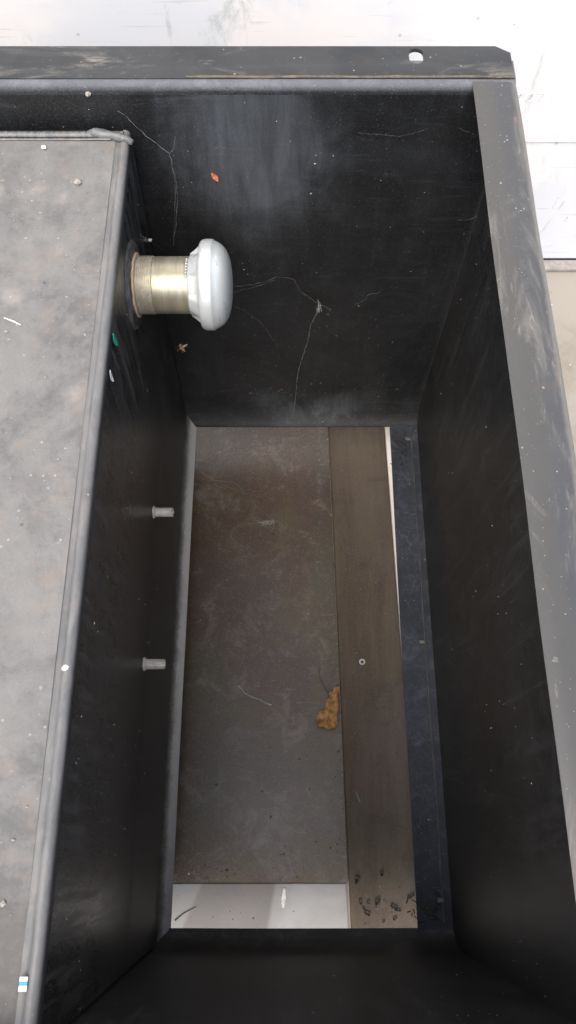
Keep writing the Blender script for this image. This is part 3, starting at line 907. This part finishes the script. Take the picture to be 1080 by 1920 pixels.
# dead insect caught below the cap
ip = on_side(341, 653, .030)
ins = empty('insect', ip, 'small dead brown insect hanging in cobweb under the filler cap', 'insect')
bm = bmesh.new()
bmesh.ops.create_icosphere(bm, subdivisions=2, radius=.0038, matrix=Matrix.Translation(ip) @ Matrix.Rotation(R(40), 4, 'Y') @ Matrix.Diagonal((1.0, .7, .65, 1)))
bmesh.ops.create_icosphere(bm, subdivisions=2, radius=.0022, matrix=Matrix.Translation(ip + Vector((-.0020, .0036, .0015))))
build('body', bm, M['insect'], ins)
for a, b in (((0, 0, .002), (.0078, .0035, .004)), ((0, -.001, .002), (.0050, -.0075, .003))):
    bm = bmesh.new(); tube(bm, [ip + Vector(a), ip + (Vector(a) + Vector(b)) / 2, ip + Vector(b)], [.0006, .0013, .0004], 6)
    build('wing', bm, M['wing'], ins)
for k in range(5):
    a = R(20 + k * 65); bm = bmesh.new()
    tube(bm, [ip, ip + Vector((math.cos(a) * .004, math.sin(a) * .004, .002)), ip + Vector((math.cos(a) * .0075, math.sin(a) * .007, -.001))], .0003, 5)
    build('leg', bm, M['insect'], ins)

# ------------------------------------------------------------------ cobwebs
def web(strands, mat, label, extra=None, sub=7, jit=.0008, seed=0):
    rnd = random.Random(seed); bm = bmesh.new(); first = None
    for pts, rad in strands:
        P = []
        for i in range(len(pts) - 1):
            for k in range(sub): P.append(Vector(pts[i]).lerp(Vector(pts[i + 1]), k / sub))
        P.append(Vector(pts[-1]))
        P = [p + Vector((rnd.uniform(-1, 1), rnd.uniform(-1, 1) * .6, rnd.uniform(-1, 1))) * jit for p in P]
        if first is None: first = P[0]
        tube(bm, P, [rad * .52 * rnd.uniform(.3, 1.7) for _ in P], 5)
    if extra: extra(bm, rnd)
    return tag(build('cobweb', bm, mat, origin=first), label, 'cobweb', 'cobwebs strung inside the box')
W = lambda x, y, o=.02: on_y(x, y, YB - o)
web([([W(222, 208, .004), W(238, 219, .012), W(275, 256, .02), W(318, 288, .03)], .00030), ([W(318, 288, .03), W(328, 330, .03), W(333, 365, .03), W(328, 440, .03)], .00042),
     ([W(329, 255, .004), W(326, 280, .02), W(318, 288, .03)], .00022), ([W(318, 288, .03), W(330, 350, .012), W(326, 460, .004)], .00035)], M['web'], 'cobweb strand stretched from the far tank corner down the back wall', seed=1)
def knot(bm, rnd):
    c = W(598, 575, .03)
    for k in range(14):
        a, b = [c + Vector((rnd.gauss(0, 1) * .0018, rnd.gauss(0, 1) * .002, rnd.gauss(0, 1) * .0070 - .004)) for _ in range(2)]
        tube(bm, [a, (a + b) / 2 + Vector((0, 0, .002)), b], .0004, 5)
web([([W(437, 538, .14), W(478, 533, .11), W(520, 520, .07), W(550, 523, .05), W(562, 545, .04), W(598, 570, .03)], .00020),
     ([W(437, 548, .14), W(470, 540, .11), W(515, 525, .07)], .00015),
     ([W(602, 570, .03), W(590, 595, .03), W(581, 612, .03), W(577, 640, .03), W(566, 672, .025), W(558, 700, .02), W(552, 760, .01), W(550, 798, .003)], .00045),
     ([W(598, 570, .03), W(620, 580, .03), W(612, 590, .02), W(618, 590, .005)], .0003),
     ([W(440, 575, .14), W(462, 585, .10), W(490, 605, .06), W(515, 640, .01)], .00018)], M['webd'],
    'pale cobweb with a knotted lump hanging from the filler cap across the back wall', knot, seed=2)
web([([W(660, 575, .01), W(684, 563, .01), W(690, 552, .01), W(708, 550, .01), W(718, 542, .002)], .00022)], M['web'], 'short wavy cobweb thread alone in the middle of the back wall', seed=3)
web([([W(677, 250, .004), W(710, 252, .004), W(745, 256, .004), W(775, 250, .004), W(802, 242, .004)], .00018)], M['web'], 'fine horizontal cobweb thread high on the back wall', seed=4)
S = lambda x, y, o=.004: on_side(x, y, o)
web([([S(352, 690, .02), S(360, 710, .02), S(367, 735, .02), S(378, 762, .02), S(396, 777, .02)], .00028)], M['web'], 'thin cobweb thread in the far corner under the insect', seed=5)
web([([S(392, 660, .05), S(412, 690, .05), S(422, 730, .05), S(437, 770, .05)], .00018)], M['web'], 'faint cobweb thread on the back wall right of the insect', seed=15)
web([([S(210, 655, .001), S(222, 690, .002), S(229, 712, .001)], .00028)], M['web'], 'short cobweb thread between the green scrap and the white petal', seed=21)
web([([S(258, 680, .001), S(266, 720, .002), S(272, 750, .001)], .00024)], M['web'], 'short cobweb thread on the tank side below the filler neck', seed=22)
web([([S(262, 440, .01), S(282, 452, .02), S(300, 465, .02), S(318, 478, .004)], .00025)], M['web'],
    'thin cobweb thread above the filler collar', seed=6)
ZW = lambda x, y, o=.03: on_z(x, y, ZP + o)
def tuft(bm, rnd):
    for k in range(12):
        a = ZW(498 + rnd.gauss(0, 7), 982 + rnd.gauss(0, 3)); b = ZW(512 + rnd.gauss(0, 4), 978 + rnd.gauss(0, 4))
        tube(bm, [a, (a + b) / 2, b], .0003, 5)
web([([ZW(368, 878, .11), ZW(400, 900, .08), ZW(440, 905, .06), ZW(462, 925, .05), ZW(482, 950, .04), ZW(512, 975)], .00028),
     ([ZW(400, 900, .08), ZW(432, 915, .06), ZW(462, 927, .05)], .0002),
     ([ZW(512, 975), ZW(545, 992, .02), ZW(580, 1002, .002)], .00016)], M['webd'], 'cobweb drooping over the far end of the dark sheet with a pale tuft', tuft, seed=7)
web([([ZW(376, 985, .02), ZW(400, 1000, .015), ZW(430, 1012, .01), ZW(455, 1034, .002)], .00020)], M['web'], 'faint cobweb thread on the dark sheet below the tuft', seed=8)
web([([W(550, 800, .02), ZW(556, 890, .06), ZW(570, 945, .002)], .00014)], M['web'], 'very fine thread hanging from the back wall over the far end of the sheet', seed=18)
X_ = lambda x, y, o=.004: on_x(x, y, XR - o)
web([([W(858, 412, .01), W(878, 413, .006), W(895, 404, .004)], .00028)], M['web'], 'small cobweb scrap beside the back right corner of the box', seed=9)
web([([W(860, 240, .005), W(880, 248, .004), W(892, 256, .003)], .0002)], M['web'], 'tiny cobweb thread at the side flange near the top right', seed=19)

# ------------------------------------------------------------------ dark leaf scraps at the near end
pos = [(676, 1691, 5), (690, 1692, 4), (682, 1703, 4), (688, 1712, 7), (708, 1690, 8), (716, 1637, 6), (669, 1650, 8), (738, 1700, 8), (746, 1706, 7), (740, 1722, 5), (771, 1680, 7), (772, 1716, 3), (719, 1727, 4)]
places = ['far left', 'second', 'third', 'largest low', 'green tinged', 'farthest', 'tall upright', 'curled', 'hooked', 'round', 'edge', 'tiny', 'near']
zs = ZBD + .0006
for i, (x, y, s_) in enumerate(pos):
    flake('leaf_scrap', on_z(x, y, zs), (0, 0, 1), s_ * .0014, s_ * .0008, random.uniform(0, 3.1), M['dark'],
          'small dark rotten leaf scrap on the near end of the board', 'leaf scrap', 'dark leaf scraps on the near end of the board', curl=.45, seed=20 + i, wig=.75, n=9)
bm = bmesh.new(); rnd = random.Random(4)
for k in range(46):
    x = rnd.gauss(806, 15); y = rnd.gauss(1706, 17)
    if y > 1736 or x > 828: continue
    c = on_z(x, y, ZB + .0016); a = rnd.uniform(0, 3.14); l = rnd.uniform(.002, .006)
    d = Vector((math.cos(a), math.sin(a), 0)) * l
    tube(bm, [c - d, c + Vector((rnd.uniform(-1, 1), rnd.uniform(-1, 1), .8)) * .001, c + d], rnd.uniform(.0005, .0011), 5)
for k in range(70):
    x = rnd.gauss(750, 14); y = rnd.gauss(840, 24)
    if y < 806 or x < 735 or x > 764: continue
    c = on_z(x, y, ZB + .0016); a = rnd.uniform(0, 3.14); l = rnd.uniform(.001, .004)
    d = Vector((math.cos(a), math.sin(a), 0)) * l
    tube(bm, [c - d, c + Vector((rnd.uniform(-1, 1), rnd.uniform(-1, 1), .8)) * .001, c + d], rnd.uniform(.0004, .0010), 5)
tag(build('litter', bm, M['dark']), 'dark crumbled litter on the bottom flange at its two ends', 'litter', kind='stuff')
# dark twig marks on the pale slab
strand('twig', [on_z(x, y, .0062) for x, y in ((328, 1726), (342, 1714), (356, 1706), (368, 1700))], [.0012, .0008, .0006, .0004], M['dark'], 'dark thin twig on the pale slab by its left corner', 'twig')

# ------------------------------------------------------------------ grit and dust
bm = bmesh.new(); rnd = random.Random(31)
def clod(c, r_):
    n0 = len(bm.verts)
    g = bmesh.ops.create_icosphere(bm, subdivisions=1, radius=r_, matrix=Matrix.Translation(c))
    for v in g['verts']:
        d_ = v.co - c; v.co = c + Vector((d_.x * 1.2, d_.y, d_.z * .5)) * (1 + .5 * mn.noise(v.co * 900))
def silt(cx, cy, sx_, sy_, n, z, xr=(335, 655), yr=(805, 1650), big=1.0):
    for k in range(n):
        x, y = rnd.gauss(cx, sx_), rnd.gauss(cy, sy_)
        if not (xr[0] < x < xr[1] and yr[0] < y < yr[1]): continue
        clod(on_z(x, y, z), min(.0028, .0004 + rnd.expovariate(1 / .0005)) * big)
silt(560, 1560, 60, 50, 90, ZP, big=.8); silt(500, 1440, 80, 60, 60, ZP, big=.8); silt(390, 1640, 40, 14, 90, ZP); silt(640, 1450, 7, 160, 120, ZP, big=.8)
silt(625, 1000, 5, 140, 70, ZP, big=.6); silt(480, 1200, 90, 200, 50, ZP, big=.7)
silt(720, 1700, 40, 26, 150, ZBD, (666, 772), (1600, 1736), .8); silt(640, 900, 10, 30, 18, ZBD, (628, 720), (805, 1600), .8)
silt(450, 1700, 110, 20, 22, .0050, (332, 656), (1662, 1736), .7)
tag(build('silt', bm, M['siltm'], smooth=False), 'dark crumbs of dirt scattered over the sheet, board and slab under the opening', 'dirt', kind='stuff')
bm = bmesh.new(); rnd = random.Random(11)
def speck(p, nrm, s):
    nrm = Vector(nrm).normalized()
    a = Vector((1, 0, 0)) if abs(nrm.x) < .9 else Vector((0, 1, 0)); u = (a - nrm * a.dot(nrm)).normalized(); v = nrm.cross(u)
    n = rnd.choice((3, 4, 5)); ph = rnd.uniform(0, 6); el = rnd.uniform(.4, 1)
    base = [bm.verts.new(p + (u * math.cos(ph + 6.2832 * k / n) + v * math.sin(ph + 6.2832 * k / n) * el) * s * rnd.uniform(.6, 1.1)) for k in range(n)]
    tip = bm.verts.new(p + nrm * s * .6)
    for k in range(n): bm.faces.new((base[k], base[(k + 1) % n], tip))
    bm.faces.new(base[::-1])
def sz(): return min(.0018, .00028 + rnd.expovariate(1 / .00026))
for k in range(380): speck(Vector((rnd.uniform(-.28, XR), YB - .0006, rnd.uniform(ZB + .03, RIM - .02))), (0, -1, 0), sz())
for k in range(260): speck(Vector((rnd.uniform(-.16, XR - .02), YB - .0008, ZB + .028 + abs(rnd.gauss(0, .04)))), (0, -1, 0), sz() * .9)
for k in range(420): speck(Vector((XR - .0016, rnd.uniform(YF, YB), rnd.uniform(ZB + .03, RIM - .02))), (-1, 0, 0), sz())
for k in range(520):
    z = rnd.uniform(ZB + .03, TOP - .02); speck(Vector((side_x(z) + .0010, rnd.uniform(y0, y1), z)), (1, 0, 0), sz())
for k in range(900):
    z = ZB + .020 + abs(rnd.gauss(0, .030)); speck(Vector((side_x(z) + .0010, rnd.uniform(y0, y1), z)), (1, 0, 0), sz())
for k in range(420): speck(Vector((rnd.uniform(-.42, xe - .02), rnd.uniform(y0 + .02, y1 - .02), TOP + .0002)), (0, 0, 1), sz() * 1.5)
for k in range(160): speck(Vector((rnd.uniform(XRI + .003, XR - .012), rnd.uniform(YF, YB), RIM + .0014)), (0, 0, 1), sz())
for k in range(160): speck(Vector((rnd.uniform(-.2, pl_l(.3) - .01), rnd.uniform(yE, .7), ZP + .0001)), (0, 0, 1), sz() * 1.2)
for k in range(60): speck(Vector((rnd.uniform(pl_l(.3) + .01, pl_r(.3) - .01), rnd.uniform(-.12, .7), ZBD + .0001)), (0, 0, 1), sz())
for k in range(200): speck(Vector((rnd.uniform(.33 * H, .375 * H), rnd.uniform(-.1, .66), ZB + .0016)), (0, 0, 1), sz())
for k in range(200): speck(Vector((rnd.uniform(-.25, XR), YF + .0008, rnd.uniform(ZB + .03, RIM))), (0, 1, 0), sz())
# grit lying in the crack beside the board
for k in range(150):
    y = rnd.uniform(-.05, .7); speck(Vector((pl_l(y) - .002 + rnd.gauss(0, .0012), y, ZP + .0004)), (0, 0, 1), sz() * 1.3)
tag(build('dust_grit', bm, M['crumb'], smooth=False), 'pale grit and dust specks scattered over the black surfaces', 'grit', kind='stuff')

bm = bmesh.new(); rnd = random.Random(12)
for k in range(260): speck(Vector((rnd.uniform(.2, 1.2), rnd.uniform(-.3, YW - .02), .0004)), (0, 0, 1), rnd.uniform(.001, .004))
tag(build('floor_grit', bm, M['whitep'], smooth=False), 'whitish grit scattered on the concrete beside the wall', 'grit', kind='stuff')

# ------------------------------------------------------------------ light and camera
w = bpy.data.worlds.new('World'); scene.world = w; w.use_nodes = True
nt = w.node_tree; sky = nt.nodes.new('ShaderNodeTexSky'); sky.sky_type = 'NISHITA'; sky.sun_disc = False
SUN_EL, SUN_AZ = 60, 200          # azimuth from +Y, clockwise
sky.sun_elevation = R(SUN_EL); sky.sun_rotation = R(SUN_AZ)
sky.air_density = .8; sky.dust_density = 5.0; sky.ozone_density = 1.6
bg = nt.nodes['Background']; bg.inputs['Strength'].default_value = .15
nt.links.new(sky.outputs[0], bg.inputs[0])
sl = bpy.data.lights.new('sun', 'SUN'); sl.energy = 1.5; sl.angle = R(60); sl.color = (1, .98, .90)
so = bpy.data.objects.new('sun', sl); COL.objects.link(so)
dirv = Vector((math.sin(R(SUN_AZ)) * math.cos(R(SUN_EL)), math.cos(R(SUN_AZ)) * math.cos(R(SUN_EL)), math.sin(R(SUN_EL))))
so.rotation_euler = dirv.to_track_quat('Z', 'Y').to_euler(); so.location = (0, 0, 3)

cd = bpy.data.cameras.new('camera'); cam = bpy.data.objects.new('camera', cd); COL.objects.link(cam)
cam.location = (0, 0, CAMZ); cam.rotation_euler = (PITCH, 0, 0)
cd.sensor_fit = 'VERTICAL'; cd.sensor_height = 36; cd.lens = F * 36 / 1920
cd.clip_start = .01; cd.clip_end = 100
scene.camera = cam
vs = scene.view_settings
vs.view_transform = 'Standard'; vs.look = 'None'; vs.gamma = 1; vs.use_curve_mapping = False
vs.exposure = .70
scene.render.resolution_x = 576; scene.render.resolution_y = 1024
